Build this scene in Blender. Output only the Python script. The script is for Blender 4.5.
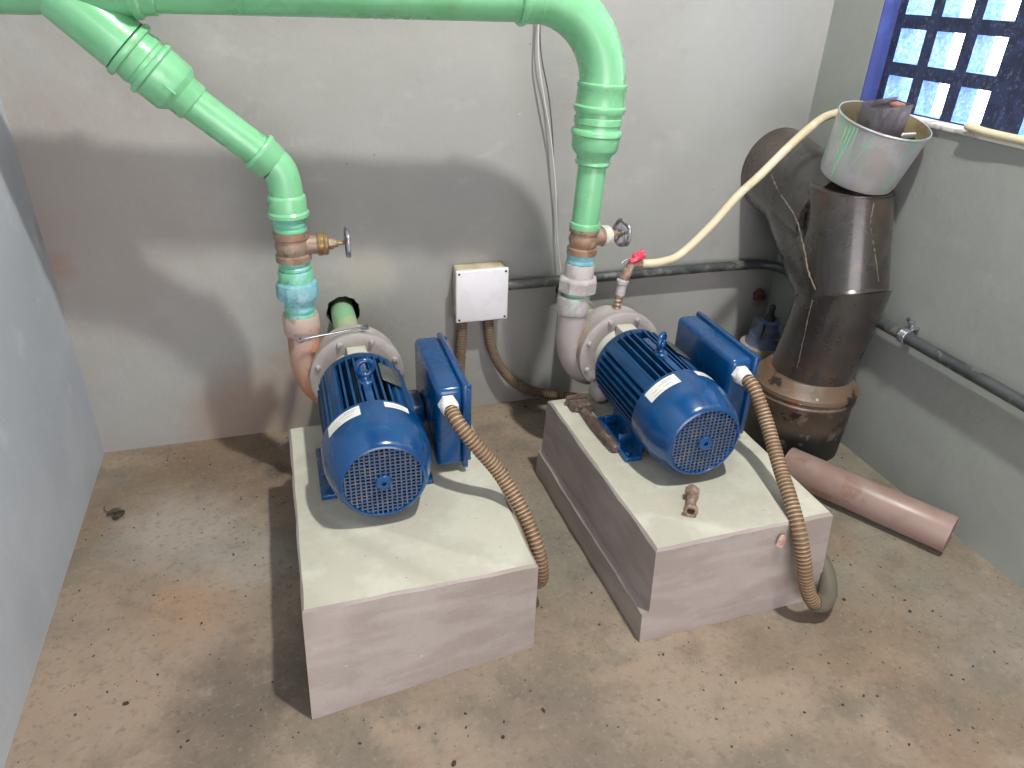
import bpy, bmesh, math, random
from mathutils import Vector, Matrix
random.seed(7)
S = bpy.context.scene
for o in list(bpy.data.objects): bpy.data.objects.remove(o)
C = S.collection
PI = math.pi
W, H = 2.284, 3.45            # room: x from 0 to W, back wall y=0, camera side y<0
FRONT = -4.2

# ------------------------------------------------------------------ camera
cd = bpy.data.cameras.new('camera'); cam = bpy.data.objects.new('camera', cd); C.objects.link(cam)
cd.sensor_width = 36; cd.sensor_fit = 'HORIZONTAL'; cd.lens = 721.96/1024*36; cd.clip_start = .02
pitch, roll, yaw = .5094162, -.03789065, .31368686
fw = Vector((math.sin(yaw)*math.cos(pitch), math.cos(yaw)*math.cos(pitch), -math.sin(pitch)))
rt = fw.cross(Vector((0, 0, 1))).normalized(); dn = fw.cross(rt)
r2 = rt*math.cos(roll)+dn*math.sin(roll); d2 = -rt*math.sin(roll)+dn*math.cos(roll)
M = Matrix((r2, -d2, -fw)).transposed().to_4x4(); M.translation = (.6193502, -2.0940699, 1.3)
cam.matrix_world = M
S.camera = cam

# ------------------------------------------------------------------ world, lamps, exposure
wd = bpy.data.worlds.new('world'); S.world = wd; wd.use_nodes = True
bg = wd.node_tree.nodes['Background']; bg.inputs[0].default_value = (1, .93, .97, 1); bg.inputs[1].default_value = 6.0
ld = bpy.data.lights.new('ceiling_bulb', 'SPOT'); lo = bpy.data.objects.new('ceiling_bulb', ld); C.objects.link(lo)
lo.location = (1.5, -1.45, 3.05); ld.energy = 310; ld.spot_size = math.radians(150); ld.spot_blend = .3; ld.shadow_soft_size = .06; ld.color = (1, .99, .93)
S.view_settings.view_transform = 'Standard'; S.view_settings.look = 'None'
S.view_settings.exposure = 0; S.view_settings.gamma = 1; S.view_settings.use_curve_mapping = False

# ------------------------------------------------------------------ materials
def lin(c):
    f = lambda v: v/12.92 if v <= .04045 else ((v+.055)/1.055)**2.4
    return (f(c[0]/255), f(c[1]/255), f(c[2]/255), 1)
def mat(name, base, rough=.5, metal=0, layers=(), bump=(), spec=.5, coat=0, rvar=0):
    """layers: ('n', colour, scale, lo, hi, amount[, stretch]) noise; ('b', colour, (x,y,z), radius, amount) blob; ('z', colour, z0, z1, amount) height ramp"""
    m = bpy.data.materials.new(name); m.use_nodes = True; nt = m.node_tree; N = nt.nodes; L = nt.links
    bs = N['Principled BSDF']; bs.inputs['Roughness'].default_value = rough; bs.inputs['Metallic'].default_value = metal
    bs.inputs['Specular IOR Level'].default_value = spec; bs.inputs['Coat Weight'].default_value = coat; bs.inputs['Coat Roughness'].default_value = .16
    tc = N.new('ShaderNodeTexCoord'); P = tc.outputs['Object']
    col = N.new('ShaderNodeRGB'); col.outputs[0].default_value = lin(base); cur = col.outputs[0]
    def noise(scale, detail=5, vec=P, seed=0):
        n = N.new('ShaderNodeTexNoise'); n.inputs['Scale'].default_value = scale; n.inputs['Detail'].default_value = detail; n.inputs['Roughness'].default_value = .6
        mp = N.new('ShaderNodeMapping'); mp.inputs['Location'].default_value = (seed*3.1, seed*1.7, seed*2.3); L.new(vec, mp.inputs['Vector']); L.new(mp.outputs[0], n.inputs['Vector'])
        return n, mp
    def ramp(sock, lo, hi):
        r = N.new('ShaderNodeMapRange'); r.inputs['From Min'].default_value = lo; r.inputs['From Max'].default_value = hi; r.interpolation_type = 'SMOOTHSTEP'
        L.new(sock, r.inputs['Value']); return r.outputs[0]
    def mul(a, k):
        x = N.new('ShaderNodeMath'); x.operation = 'MULTIPLY'; L.new(a, x.inputs[0])
        if isinstance(k, (int, float)): x.inputs[1].default_value = k
        else: L.new(k, x.inputs[1])
        return x.outputs[0]
    def mix(fac, c):
        nonlocal cur
        x = N.new('ShaderNodeMix'); x.data_type = 'RGBA'; L.new(fac, x.inputs['Factor']); L.new(cur, x.inputs['A']); x.inputs['B'].default_value = lin(c); cur = x.outputs['Result']
    for i, l in enumerate(layers):
        if l[0] == 'n':
            n, mp = noise(l[2], seed=i+1)
            if len(l) > 6: mp.inputs['Scale'].default_value = l[6]
            mix(mul(ramp(n.outputs['Fac'], .5+(l[3]-.5)*.6, .5+(l[4]-.5)*.6), l[5]), l[1])
        elif l[0] == 'b':
            n, mp = noise(9, seed=i+1)
            va = N.new('ShaderNodeVectorMath'); va.operation = 'MULTIPLY_ADD'; L.new(n.outputs['Color'], va.inputs[0]); va.inputs[1].default_value = (l[3]*.9,)*3; L.new(P, va.inputs[2])
            ds = N.new('ShaderNodeVectorMath'); ds.operation = 'DISTANCE'; L.new(va.outputs[0], ds.inputs[0]); ds.inputs[1].default_value = [v+l[3]*.45 for v in l[2]]
            mix(mul(ramp(ds.outputs['Value'], l[3], l[3]*.25), l[4]), l[1])
        elif l[0] == 'z':
            sp = N.new('ShaderNodeSeparateXYZ'); n, mp = noise(14, seed=i+1)
            va = N.new('ShaderNodeVectorMath'); va.operation = 'MULTIPLY_ADD'; L.new(n.outputs['Color'], va.inputs[0]); va.inputs[1].default_value = (.5*abs(l[3]-l[2]),)*3; L.new(P, va.inputs[2])
            L.new(va.outputs[0], sp.inputs[0]); mix(mul(ramp(sp.outputs['Z'], l[2], l[3]), l[4]), l[1])
        elif l[0] == 'v':      # sparse specks
            n = N.new('ShaderNodeTexVoronoi'); n.inputs['Scale'].default_value = l[2]; L.new(P, n.inputs['Vector'])
            n2, _ = noise(l[2]*.31, 2, seed=i+4)
            mix(mul(mul(ramp(n.outputs['Distance'], l[3], l[3]*.4), ramp(n2.outputs['Fac'], .52, .6)), l[4]), l[1])
        elif l[0] == 'l':      # lines of small print: rows along local v, letters along u (axes in l[5], l[6])
            pass
    L.new(cur, bs.inputs['Base Color'])
    if rvar:
        n, _ = noise(11, seed=9); r = N.new('ShaderNodeMapRange'); r.inputs['To Min'].default_value = max(.02, rough-rvar); r.inputs['To Max'].default_value = min(1, rough+rvar)
        r.inputs['From Min'].default_value = .3; r.inputs['From Max'].default_value = .7; L.new(n.outputs['Fac'], r.inputs['Value']); L.new(r.outputs[0], bs.inputs['Roughness'])
    prev = None
    for i, (sc, st, dist) in enumerate(bump):
        n, _ = noise(sc, 6, seed=i+20); b = N.new('ShaderNodeBump'); b.inputs['Strength'].default_value = st; b.inputs['Distance'].default_value = dist
        L.new(n.outputs['Fac'], b.inputs['Height'])
        if prev: L.new(prev, b.inputs['Normal'])
        prev = b.outputs[0]
    if prev: L.new(prev, bs.inputs['Normal'])
    return m

m_floor = mat('concrete_floor', (135, 121, 106), .85, layers=[
    ('n', (124, 108, 91), 1.7, .4, .62, .85), ('n', (151, 135, 118), 2.6, .46, .7, .8), ('n', (111, 104, 93), 4.5, .48, .7, .7),
    ('b', (167, 144, 127), (.12, -.95, 0), .5, .5), ('b', (163, 156, 147), (.25, -.42, 0), .26, .6), ('b', (158, 154, 147), (.42, -.6, 0), .2, .5),
    ('b', (115, 93, 75), (.32, -.1, 0), .3, .6), ('b', (109, 88, 72), (.6, -.25, 0), .3, .55), ('b', (163, 131, 104), (.3, -.72, 0), .16, .45),
    ('b', (90, 82, 75), (.42, -1.0, 0), .2, .75), ('b', (97, 88, 79), (.36, -1.2, 0), .18, .65), ('b', (63, 59, 55), (.5, -.22, 0), .06, .7),
    ('b', (117, 120, 108), (2.0, -.7, 0), .62, .6), ('b', (118, 120, 108), (1.17, -.7, 0), .34, .5), ('b', (118, 93, 68), (1.93, -.9, 0), .12, .5),
    ('b', (120, 99, 77), (1.78, -1.25, 0), .22, .4), ('b', (117, 108, 100), (1.0, -1.3, 0), .25, .4), ('b', (151, 118, 95), (1.75, -1.5, 0), .14, .35), ('b', (142, 142, 136), (2.15, -1.35, 0), .3, .35),
    ('n', (100, 88, 77), 9, .5, 1.0, .6), ('n', (162, 151, 138), 16, .6, 1.1, .5), ('n', (95, 84, 73), 55, .5, .9, .5), ('n', (160, 149, 136), 90, .55, .9, .4), ('v', (46, 41, 37), 30, .1, .85), ('v', (72, 63, 54), 70, .18, .7)],
    bump=[(60, .4, .004), (240, .35, .002)])
m_wallb = mat('painted_plaster_back', (158, 159, 155), .62, layers=[
    ('n', (146, 145, 141), 1.3, .3, .7, .7), ('b', (150, 138, 131), (.12, 0, .75), .55, .55), ('b', (156, 130, 112), (.42, 0, .06), .25, .6), ('b', (162, 140, 126), (.62, 0, .18), .2, .5),
    ('b', (178, 172, 162), (.82, 0, .52), .14, .55), ('b', (158, 116, 96), (.03, 0, .6), .05, .35), ('n', (170, 170, 165), 7, .6, .95, .4, (1, 1, 2)), ('n', (140, 137, 131), 11, .62, .95, .35), ('b', (108, 70, 56), (2.25, 0, .31), .05, .6),
    ('v', (190, 188, 182), 11, .045, .8), ('v', (92, 84, 78), 17, .05, .8)], bump=[(7, .3, .012), (70, .2, .003)], rvar=.1)
m_walll = mat('daylight_tinted_plaster_left', (176, 182, 190), .6, layers=[('n', (158, 165, 175), 1.6, .3, .7, .7), ('n', (206, 210, 218), 8, .62, .95, .4), ('v', (200, 200, 200), 12, .05, .7), ('v', (90, 86, 84), 14, .04, .6),
    ('b', (140, 110, 90), (0, 0, .7), .05, .4)], bump=[(8, .35, .012), (90, .3, .003)], rvar=.1)  # bluish daylight is put into this wall's base colour
m_wallr = mat('painted_plaster_right', (152, 157, 152), .6, layers=[('n', (140, 144, 140), 1.6, .3, .7, .7), ('n', (168, 170, 164), 8, .62, .95, .3), ('v', (200, 198, 190), 14, .05, .8)], bump=[(8, .35, .012), (90, .2, .003)], rvar=.1)
m_ceil = mat('ceiling_paint', (110, 110, 106), .8)
m_block = mat('cast_concrete', (186, 184, 170), .8, layers=[('n', (168, 164, 150), 5, .42, .62, .6), ('n', (198, 196, 186), 12, .5, .9, .6), ('n', (184, 170, 152), 7, .62, 1.0, .5), ('n', (164, 160, 150), 40, .5, .9, .4), ('v', (90, 82, 74), 40, .1, .7), ('v', (215, 210, 200), 18, .09, .5)],
    bump=[(22, .3, .006), (130, .35, .002)])
m_blockside = mat('shade_toned_concrete_side', (164, 155, 150), .7, layers=[('n', (146, 136, 130), 5, .35, .65, .7, (1, 1, 3)), ('n', (180, 172, 166), 7, .6, 1.0, .5, (.6, .6, 4)), ('n', (154, 144, 138), 30, .55, 1.0, .4), ('v', (220, 214, 208), 22, .07, .6), ('v', (120, 96, 82), 25, .06, .5)],
    bump=[(16, .35, .008), (90, .2, .002)])  # same concrete as the top, side shade put into a darker pinkish colour
m_green = mat('green_painted_pvc', (122, 190, 142), .3, layers=[('n', (106, 176, 124), 6, .45, .65, .6), ('n', (134, 150, 108), 16, .68, .84, .5), ('v', (60, 84, 60), 45, .06, .7)], coat=.3, bump=[(30, .06, .002)], rvar=.08)
m_greenold = mat('green_painted_thread_fitting', (112, 186, 150), .45, layers=[('n', (96, 174, 178), 14, .48, .58, .8), ('n', (150, 196, 210), 22, .55, .66, .6), ('n', (110, 128, 80), 17, .6, .7, .7)], bump=[(60, .3, .002)])
m_verd = mat('verdigris_union', (126, 178, 184), .65, layers=[('n', (104, 160, 176), 30, .45, .58, .8), ('n', (160, 190, 200), 40, .55, .65, .7), ('n', (110, 150, 110), 22, .62, .7, .7)], bump=[(80, .5, .002)])
m_greyfit = mat('grey_painted_fitting', (176, 170, 168), .5, layers=[('n', (158, 150, 148), 20, .45, .6, .7), ('n', (150, 186, 168), 12, .6, .68, .5), ('n', (196, 192, 192), 30, .6, .7, .5)], bump=[(60, .25, .002)])
m_brass = mat('weathered_bronze', (150, 130, 114), .5, .25, layers=[('n', (150, 118, 96), 18, .45, .6, .8), ('n', (124, 96, 70), 26, .55, .66, .7), ('n', (170, 158, 140), 30, .6, .7, .5)], bump=[(80, .3, .002)])
m_brassb = mat('yellow_brass', (150, 128, 88), .4, .5, layers=[('n', (128, 96, 62), 30, .5, .62, .6)])
m_chrome = mat('galvanised_wheel', (176, 174, 184), .3, .75, layers=[('n', (120, 112, 116), 60, .5, .6, .8)])
m_case = mat('grey_painted_cast_iron', (164, 157, 155), .5, layers=[('n', (160, 150, 148), 9, .42, .6, .6), ('n', (182, 180, 172), 22, .58, .68, .5), ('v', (120, 92, 74), 40, .07, .6)], bump=[(70, .2, .002)])
m_rust = mat('rusty_grey_cast_iron', (178, 158, 148), .55, layers=[('z', (188, 134, 98), .36, .1, .85), ('n', (182, 124, 88), 9, .5, .62, .7), ('n', (130, 96, 66), 16, .6, .7, .6)], bump=[(70, .25, .002)])
m_joint = mat('rust_stained_joint', (170, 136, 98), .6, layers=[('n', (196, 168, 120), 30, .5, .6, .7)])
m_cream = mat('cream_grey_lantern', (196, 192, 180), .5, layers=[('n', (176, 170, 156), 20, .5, .6, .5)])
m_blue = mat('blue_motor_enamel', (3, 68, 121), .26, layers=[('n', (2, 57, 106), 14, .45, .6, .6)], coat=.5, bump=[(45, .1, .002)], rvar=.06)
m_bluef = mat('blue_fin_enamel', (6, 62, 106), .34, layers=[('n', (5, 46, 84), 20, .45, .6, .6), ('n', (44, 88, 128), 60, .64, .8, .4)], bump=[(70, .2, .002)])
m_dark = mat('dark_cavity', (20, 26, 40), .8)
m_grille = mat('worn_blue_grille', (76, 94, 126), .4, .2, layers=[('n', (104, 110, 126), 26, .48, .65, .7), ('n', (40, 84, 142), 12, .5, .7, .8)])
m_plate = mat('anodised_nameplate', (110, 114, 112), .4, .6, layers=[('n', (86, 90, 90), 60, .5, .6, .6), ('v', (170, 172, 168), 90, .25, .6)])
m_stick = mat('white_sticker', (226, 226, 222), .5)
m_print = mat('grey_print', (158, 154, 152), .6)
m_prints = mat('orange_print', (186, 138, 104), .6)
m_white = mat('white_plastic', (232, 230, 228), .35, layers=[('n', (222, 218, 212), 20, .5, .65, .5)])
m_boxlid = mat('white_box_lid', (224, 223, 228), .4, layers=[('n', (214, 213, 216), 10, .45, .6, .5)])
m_boxbody = mat('dusty_cream_box', (198, 186, 160), .7, layers=[('n', (172, 152, 120), 30, .5, .62, .7)])
m_ridge = mat('conduit_ridge', (172, 144, 112), .5, .2, layers=[('n', (150, 120, 90), 20, .45, .6, .7), ('n', (186, 168, 140), 14, .58, .68, .6)])
m_groove = mat('conduit_groove_shade', (104, 84, 66), .7)  # darker than the ridges, recess shade put into the colour
m_ridged = mat('conduit_ridge_dusty', (124, 112, 94), .7, layers=[('n', (100, 90, 78), 20, .45, .6, .7)])
m_boot = mat('grey_conduit_boot', (98, 93, 80), .6)
m_cond = mat('galvanised_conduit', (84, 88, 90), .45, .4, layers=[('n', (60, 64, 68), 9, .45, .6, .7), ('n', (128, 126, 120), 16, .58, .68, .7), ('b', (120, 116, 112), (1.32, -.04, .455), .16, .7)], bump=[(60, .15, .002)])
m_hose = mat('cream_hose', (204, 194, 166), .45, layers=[('n', (180, 166, 134), 12, .55, .68, .6), ('v', (130, 108, 80), 40, .07, .6)])
m_red = mat('red_handle', (214, 52, 76), .45, layers=[('n', (236, 120, 138), 70, .56, .64, .8)])
m_iron = mat('black_bitumen_iron', (44, 40, 37), .3, 0, coat=.7, layers=[('n', (84, 66, 56), 3.2, .4, .8, .75), ('n', (70, 72, 70), 6, .5, .9, .6), ('n', (34, 34, 44), 4, .55, .8, .8), ('n', (104, 92, 80), 14, .6, 1.0, .5), ('n', (98, 60, 44), 11, .7, .95, .5), ('n', (36, 32, 30), 30, .5, .9, .5)], bump=[(40, .3, .003), (160, .3, .0015)], rvar=.08)
m_ironr = mat('rusty_iron_socket', (74, 64, 54), .45, 0, layers=[('n', (96, 66, 50), 7, .5, .8, .6), ('n', (124, 114, 98), 12, .55, .75, .7), ('z', (112, 92, 74), .19, .225, .6), ('n', (120, 76, 52), 9, .56, .75, .7), ('z', (26, 26, 28), .14, .09, .95), ('v', (190, 182, 170), 22, .12, .7), ('n', (28, 26, 28), 8, .62, .68, .9), ('n', (96, 104, 104), 14, .66, .7, .6)], bump=[(30, .4, .004)])
m_weld = mat('rusty_weld_bead', (112, 102, 92), .7, layers=[('n', (92, 66, 50), 40, .45, .7, .8)], bump=[(120, .6, .003)])
m_alu = mat('aluminium_pot', (198, 198, 202), .38, .55, layers=[('n', (176, 172, 168), 7, .45, .62, .6), ('n', (150, 206, 176), 9, .6, .68, .6, (3, 3, .6)), ('v', (60, 56, 54), 24, .05, .8)], bump=[(6, .15, .01)])
m_aluin = mat('dirty_pot_inside', (140, 128, 96), .7, .2, layers=[('n', (110, 98, 70), 16, .45, .6, .7)])
m_drip = mat('green_paint_drip', (128, 198, 158), .4)
m_scrap = mat('grey_metal_scrap', (96, 92, 96), .5, .4, layers=[('n', (72, 68, 70), 14, .45, .6, .7), ('n', (126, 122, 126), 20, .58, .7, .5)])
m_copper = mat('copper_edge', (176, 124, 104), .5, .3)
m_pale = mat('faded_pale_green_pvc', (166, 186, 146), .45, layers=[('n', (130, 186, 146), 9, .4, .6, .8), ('n', (176, 178, 150), 20, .5, .7, .5)])
m_dvalve = mat('dark_blue_valve_paint', (104, 118, 148), .55, layers=[('n', (80, 92, 120), 12, .45, .6, .7), ('n', (112, 110, 104), 16, .6, .7, .6)])
m_dust = mat('dusty_iron', (160, 152, 140), .7, layers=[('n', (130, 122, 110), 20, .45, .6, .7)])
m_pink = mat('brown_pvc', (150, 128, 120), .38, layers=[('n', (136, 112, 102), 7, .45, .62, .6), ('n', (126, 96, 80), 13, .6, .7, .6)], rvar=.1)
m_tool = mat('rusty_tool_steel', (108, 92, 86), .5, .4, layers=[('n', (84, 66, 58), 26, .45, .6, .8), ('n', (150, 138, 128), 40, .6, .68, .6)], bump=[(90, .3, .001)])
m_steel = mat('bright_steel', (186, 188, 196), .25, .9)
m_nip = mat('corroded_brass_nipple', (158, 134, 116), .5, .35, layers=[('n', (124, 98, 84), 60, .45, .6, .7), ('n', (186, 178, 160), 70, .58, .66, .6)])
m_wire = mat('white_cable', (206, 198, 200), .5)
m_wired = mat('grey_cable', (92, 84, 88), .5)
m_grid = mat('navy_painted_block', (40, 50, 84), .75, layers=[('n', (28, 34, 58), 30, .42, .6, .7), ('n', (90, 98, 124), 90, .62, .7, .5)], bump=[(120, .5, .003)])
m_reveal = mat('window_reveal_blue', (58, 70, 130), .7, layers=[('n', (70, 84, 150), 16, .45, .6, .7)], bump=[(120, .4, .002)])
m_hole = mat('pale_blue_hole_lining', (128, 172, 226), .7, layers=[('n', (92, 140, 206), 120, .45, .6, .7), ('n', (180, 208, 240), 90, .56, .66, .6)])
m_sill = mat('pale_sill', (206, 204, 198), .7, layers=[('n', (150, 146, 136), 14, .5, .64, .7)])
m_leaf = mat('dry_leaf', (72, 66, 54), .8)
m_grit = mat('dark_grit', (58, 50, 44), .9)
m_chip = mat('pinkish_plaster_chip', (176, 144, 128), .9, layers=[('n', (214, 190, 176), 60, .5, .6, .7)])
m_soil = mat('dark_soil', (70, 58, 48), .95)
m_screw = mat('dark_screw', (70, 70, 72), .5, .5)

# ------------------------------------------------------------------ mesh helpers
def basis(d):
    w = Vector(d).normalized(); a = Vector((0, 0, 1)) if abs(w.z) < .9 else Vector((1, 0, 0))
    u = a.cross(w).normalized(); return u, w.cross(u), w
def new(): return bmesh.new()
def lathe(bm, prof, o=(0, 0, 0), d=(0, 0, 1), segs=32, closed=False, ang=(0, 2*PI), jag=0, mi=0):
    """prof: (radius, height along d)"""
    u, v, w = basis(d); o = Vector(o); full = abs(ang[1]-ang[0]-2*PI) < 1e-6; n = segs if full else segs+1
    rings = []
    for r, h in prof:
        if r < 1e-6: rings.append([bm.verts.new(o+w*h)]); continue
        rings.append([bm.verts.new(o+w*h+(u*math.cos(t)+v*math.sin(t))*(r*(1+random.uniform(-jag, jag)))) for t in [ang[0]+(ang[1]-ang[0])*i/segs for i in range(n)]])
    pairs = list(zip(rings, rings[1:]))
    if closed: pairs.append((rings[-1], rings[0]))
    for a, b in pairs:
        for i in range(segs):
            j = (i+1) % n
            try:
                if len(a) == 1 and len(b) == 1: continue
                if len(a) == 1: f = bm.faces.new((a[0], b[j], b[i]))
                elif len(b) == 1: f = bm.faces.new((a[i], a[j], b[0]))
                else: f = bm.faces.new((a[i], a[j], b[j], b[i]))
                f.material_index = mi
            except ValueError: pass
    return bm
def frames(pts):
    pts = [Vector(p) for p in pts]; T = []
    for i in range(len(pts)):
        a = pts[max(i-1, 0)]; b = pts[min(i+1, len(pts)-1)]; T.append((b-a).normalized())
    u, v, w = basis(T[0]); fr = []
    for p, t in zip(pts, T):
        u = (u-t*u.dot(t)).normalized(); fr.append((p, u, t.cross(u), t))
    return fr
def tube(bm, pts, r, segs=16, caps=True, mi=None, sx=1):
    fr = frames(pts); rings = []
    for i, (p, u, v, t) in enumerate(fr):
        rr = r[i] if isinstance(r, (list, tuple)) else r
        rings.append([bm.verts.new(p+u*math.cos(2*PI*k/segs)*rr*sx+v*math.sin(2*PI*k/segs)*rr) for k in range(segs)])
    for q, (a, b) in enumerate(zip(rings, rings[1:])):
        for i in range(segs):
            f = bm.faces.new((a[i], a[(i+1) % segs], b[(i+1) % segs], b[i]))
            if mi: f.material_index = mi[q % len(mi)]
    if caps: bm.faces.new(list(reversed(rings[0]))); bm.faces.new(rings[-1])
    return bm
def spline(P, n=12):
    P = [Vector(p) for p in P]; Q = [P[0]*2-P[1]]+P+[P[-1]*2-P[-2]]; out = []
    for i in range(1, len(Q)-2):
        a, b, c, d = Q[i-1:i+3]
        for k in range(n):
            t = k/n; out.append(.5*((2*b)+(c-a)*t+(2*a-5*b+4*c-d)*t*t+(3*b-a-3*c+d)*t**3))
    out.append(P[-1]); return out
def resample(pts, step):
    out = [pts[0]]; acc = 0
    for a, b in zip(pts, pts[1:]):
        L = (b-a).length
        while acc+L >= step:
            k = (step-acc)/L; a = a+(b-a)*k; out.append(a); L = (b-a).length; acc = 0
        acc += L
    return out
def arc(c, a, b, t0, t1, n=12):
    c, a, b = Vector(c), Vector(a), Vector(b)
    return [c+a*math.cos(t0+(t1-t0)*i/n)+b*math.sin(t0+(t1-t0)*i/n) for i in range(n+1)]
def box(bm, c, s, bev=0, rot=None, segs=2, taper=None):
    r = bmesh.ops.create_cube(bm, size=1); vs = r['verts']
    for v in vs:
        v.co = Vector((v.co.x*s[0], v.co.y*s[1], v.co.z*s[2]))
        if taper and v.co.z > 0: v.co.x *= taper[0]; v.co.y *= taper[1]
    if bev:
        es = list({e for v in vs for e in v.link_edges}); g = bmesh.ops.bevel(bm, geom=es, offset=bev, segments=segs, profile=.5, affect='EDGES'); vs = list({v for f in g['faces'] for v in f.verts} | {v for v in vs if v.is_valid})
    R = rot if rot is not None else Matrix.Identity(3)
    for v in vs: v.co = R @ v.co+Vector(c)
    return bm
def prism(bm, poly, o, u, v, w):
    """polygon (a,b) in the plane u,v at o extruded along w"""
    o, u, v, w = map(Vector, (o, u, v, w))
    A = [bm.verts.new(o+u*a+v*b) for a, b in poly]; B = [bm.verts.new(o+u*a+v*b+w) for a, b in poly]
    bm.faces.new(A); bm.faces.new(list(reversed(B)))
    for i in range(len(A)): j = (i+1) % len(A); bm.faces.new((A[j], A[i], B[i], B[j]))
    return bm
def hexnut(bm, o, d, r, h, hole=0, rot=0, n=6):
    u, v, w = basis(d); o = Vector(o)
    prism(bm, [(r*math.cos(2*PI*i/n+rot), r*math.sin(2*PI*i/n+rot)) for i in range(n)], o, u, v, w*h); return bm
def obj(name, bm, m, parent=None, sharp=38, label=None):
    bmesh.ops.recalc_face_normals(bm, faces=bm.faces[:]); me = bpy.data.meshes.new(name)
    for f in bm.faces: f.smooth = True
    bm.to_mesh(me); bm.free(); me.set_sharp_from_angle(angle=math.radians(sharp))
    for x in (m if isinstance(m, (list, tuple)) else [m]): me.materials.append(x)
    o = bpy.data.objects.new(name, me); C.objects.link(o)
    if parent: o.parent = parent
    if label: o['label'] = label
    return o
def thing(name, label, cat, loc=(0, 0, 0), rz=0, group=None):
    o = bpy.data.objects.new(name, None); C.objects.link(o); o.location = loc; o.rotation_euler = (0, 0, rz); o.empty_display_size = .05
    o['label'] = label; o['category'] = cat
    if group: o['group'] = group
    return o
def tag(o, label, cat, group=None):
    o['label'] = label; o['category'] = cat
    if group: o['group'] = group
    return o
def struct(name, bm, m, parent=None):
    o = obj(name, bm, m, parent)
    if not parent: o['kind'] = 'structure'
    return o
def rotm(x=0, y=0, z=0):
    from mathutils import Euler
    return Euler((x, y, z)).to_matrix()

# ------------------------------------------------------------------ the room
SUCX = [(.747, .398), (1.49, .405)]          # holes in the back wall for the two suction pipes
bm = new(); box(bm, (W/2, FRONT/2, -.06), (W+.6, -FRONT+.4, .12)); struct('floor', bm, m_floor)
def rect(bm, pts): bm.faces.new([bm.verts.new(p) for p in pts])
bm = new(); hs = .09; HR = .05
xs = [-.02, SUCX[0][0]-hs, SUCX[0][0]+hs, SUCX[1][0]-hs, SUCX[1][0]+hs, W+.02]; z0, z1 = .3, .5
for a, b in zip(xs, xs[1:]):
    rect(bm, [(a, 0, 0), (b, 0, 0), (b, 0, z0), (a, 0, z0)]); rect(bm, [(a, 0, z1), (b, 0, z1), (b, 0, H), (a, 0, H)])
for a, b in ((xs[0], xs[1]), (xs[2], xs[3]), (xs[4], xs[5])): rect(bm, [(a, 0, z0), (b, 0, z0), (b, 0, z1), (a, 0, z1)])
for cx, cz in SUCX:
    n = 32; inn = []; out = []
    for i in range(n):
        t = 2*PI*i/n; c, s = math.cos(t), math.sin(t); k = HR*(1+random.uniform(-.05, .07))
        inn.append(bm.verts.new((cx+c*k, 0, cz+s*k)))
        kx = hs/abs(c) if abs(c) > 1e-6 else 9; kz = ((z1-cz) if s > 0 else (cz-z0))/abs(s) if abs(s) > 1e-6 else 9; q = min(kx, kz); out.append(bm.verts.new((cx+c*q, 0, cz+s*q)))
    for i in range(n): j = (i+1) % n; bm.faces.new((inn[i], inn[j], out[j], out[i]))
    cor = {}
    for i in range(n):
        j = (i+1) % n; a, b = out[i].co, out[j].co
        if abs(a.x-b.x) > 1e-4 and abs(a.z-b.z) > 1e-4:
            x = cx+hs*(1 if (a.x+b.x)/2 > cx else -1); z = z1 if (a.z+b.z)/2 > cz else z0; v = bm.verts.new((x, 0, z)); bm.faces.new((out[i], v, out[j]))
    deep = [bm.verts.new((v.co.x, .16, v.co.z)) for v in inn]
    for i in range(n): j = (i+1) % n; f = bm.faces.new((inn[i], deep[i], deep[j], inn[j])); f.material_index = 1
    f = bm.faces.new(deep); f.material_index = 1
struct('wall_back', bm, [m_wallb, m_soil])
bm = new(); box(bm, (-.06, FRONT/2, H/2), (.12, -FRONT+.3, H)); struct('wall_left', bm, m_walll)
# right wall with the opening of the block-grid window
WY0, WY1, WZ0, WZ1, WT = -.208, -1.12, .998, 1.86, .2
bm = new()
box(bm, (W+WT/2, (WY0+.15)/2, H/2), (WT, .15-WY0, H)); box(bm, (W+WT/2, (WY1+FRONT)/2, H/2), (WT, WY1-FRONT, H))
box(bm, (W+WT/2, (WY0+WY1)/2, WZ0/2), (WT, WY0-WY1, WZ0)); box(bm, (W+WT/2, (WY0+WY1)/2, (WZ1+H)/2), (WT, WY0-WY1, H-WZ1))
struct('wall_right', bm, m_wallr)
bm = new(); box(bm, (W/2, FRONT/2, H+.06), (W+.5, -FRONT+.3, .12)); struct('ceiling', bm, m_ceil)
# unseen wall added behind the camera, its open doorway sized to set the daylight
bm = new(); DX0, DX1, DZ = .08, 2.2, 1.95
box(bm, (DX0/2-.05, FRONT, H/2), (DX0+.1, .15, H)); box(bm, ((DX1+W)/2+.1, FRONT, H/2), (W-DX1+.2, .15, H)); box(bm, ((DX0+DX1)/2, FRONT, (DZ+H)/2), (DX1-DX0, .15, H-DZ)); struct('unseen_wall_front', bm, m_wallb)
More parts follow.
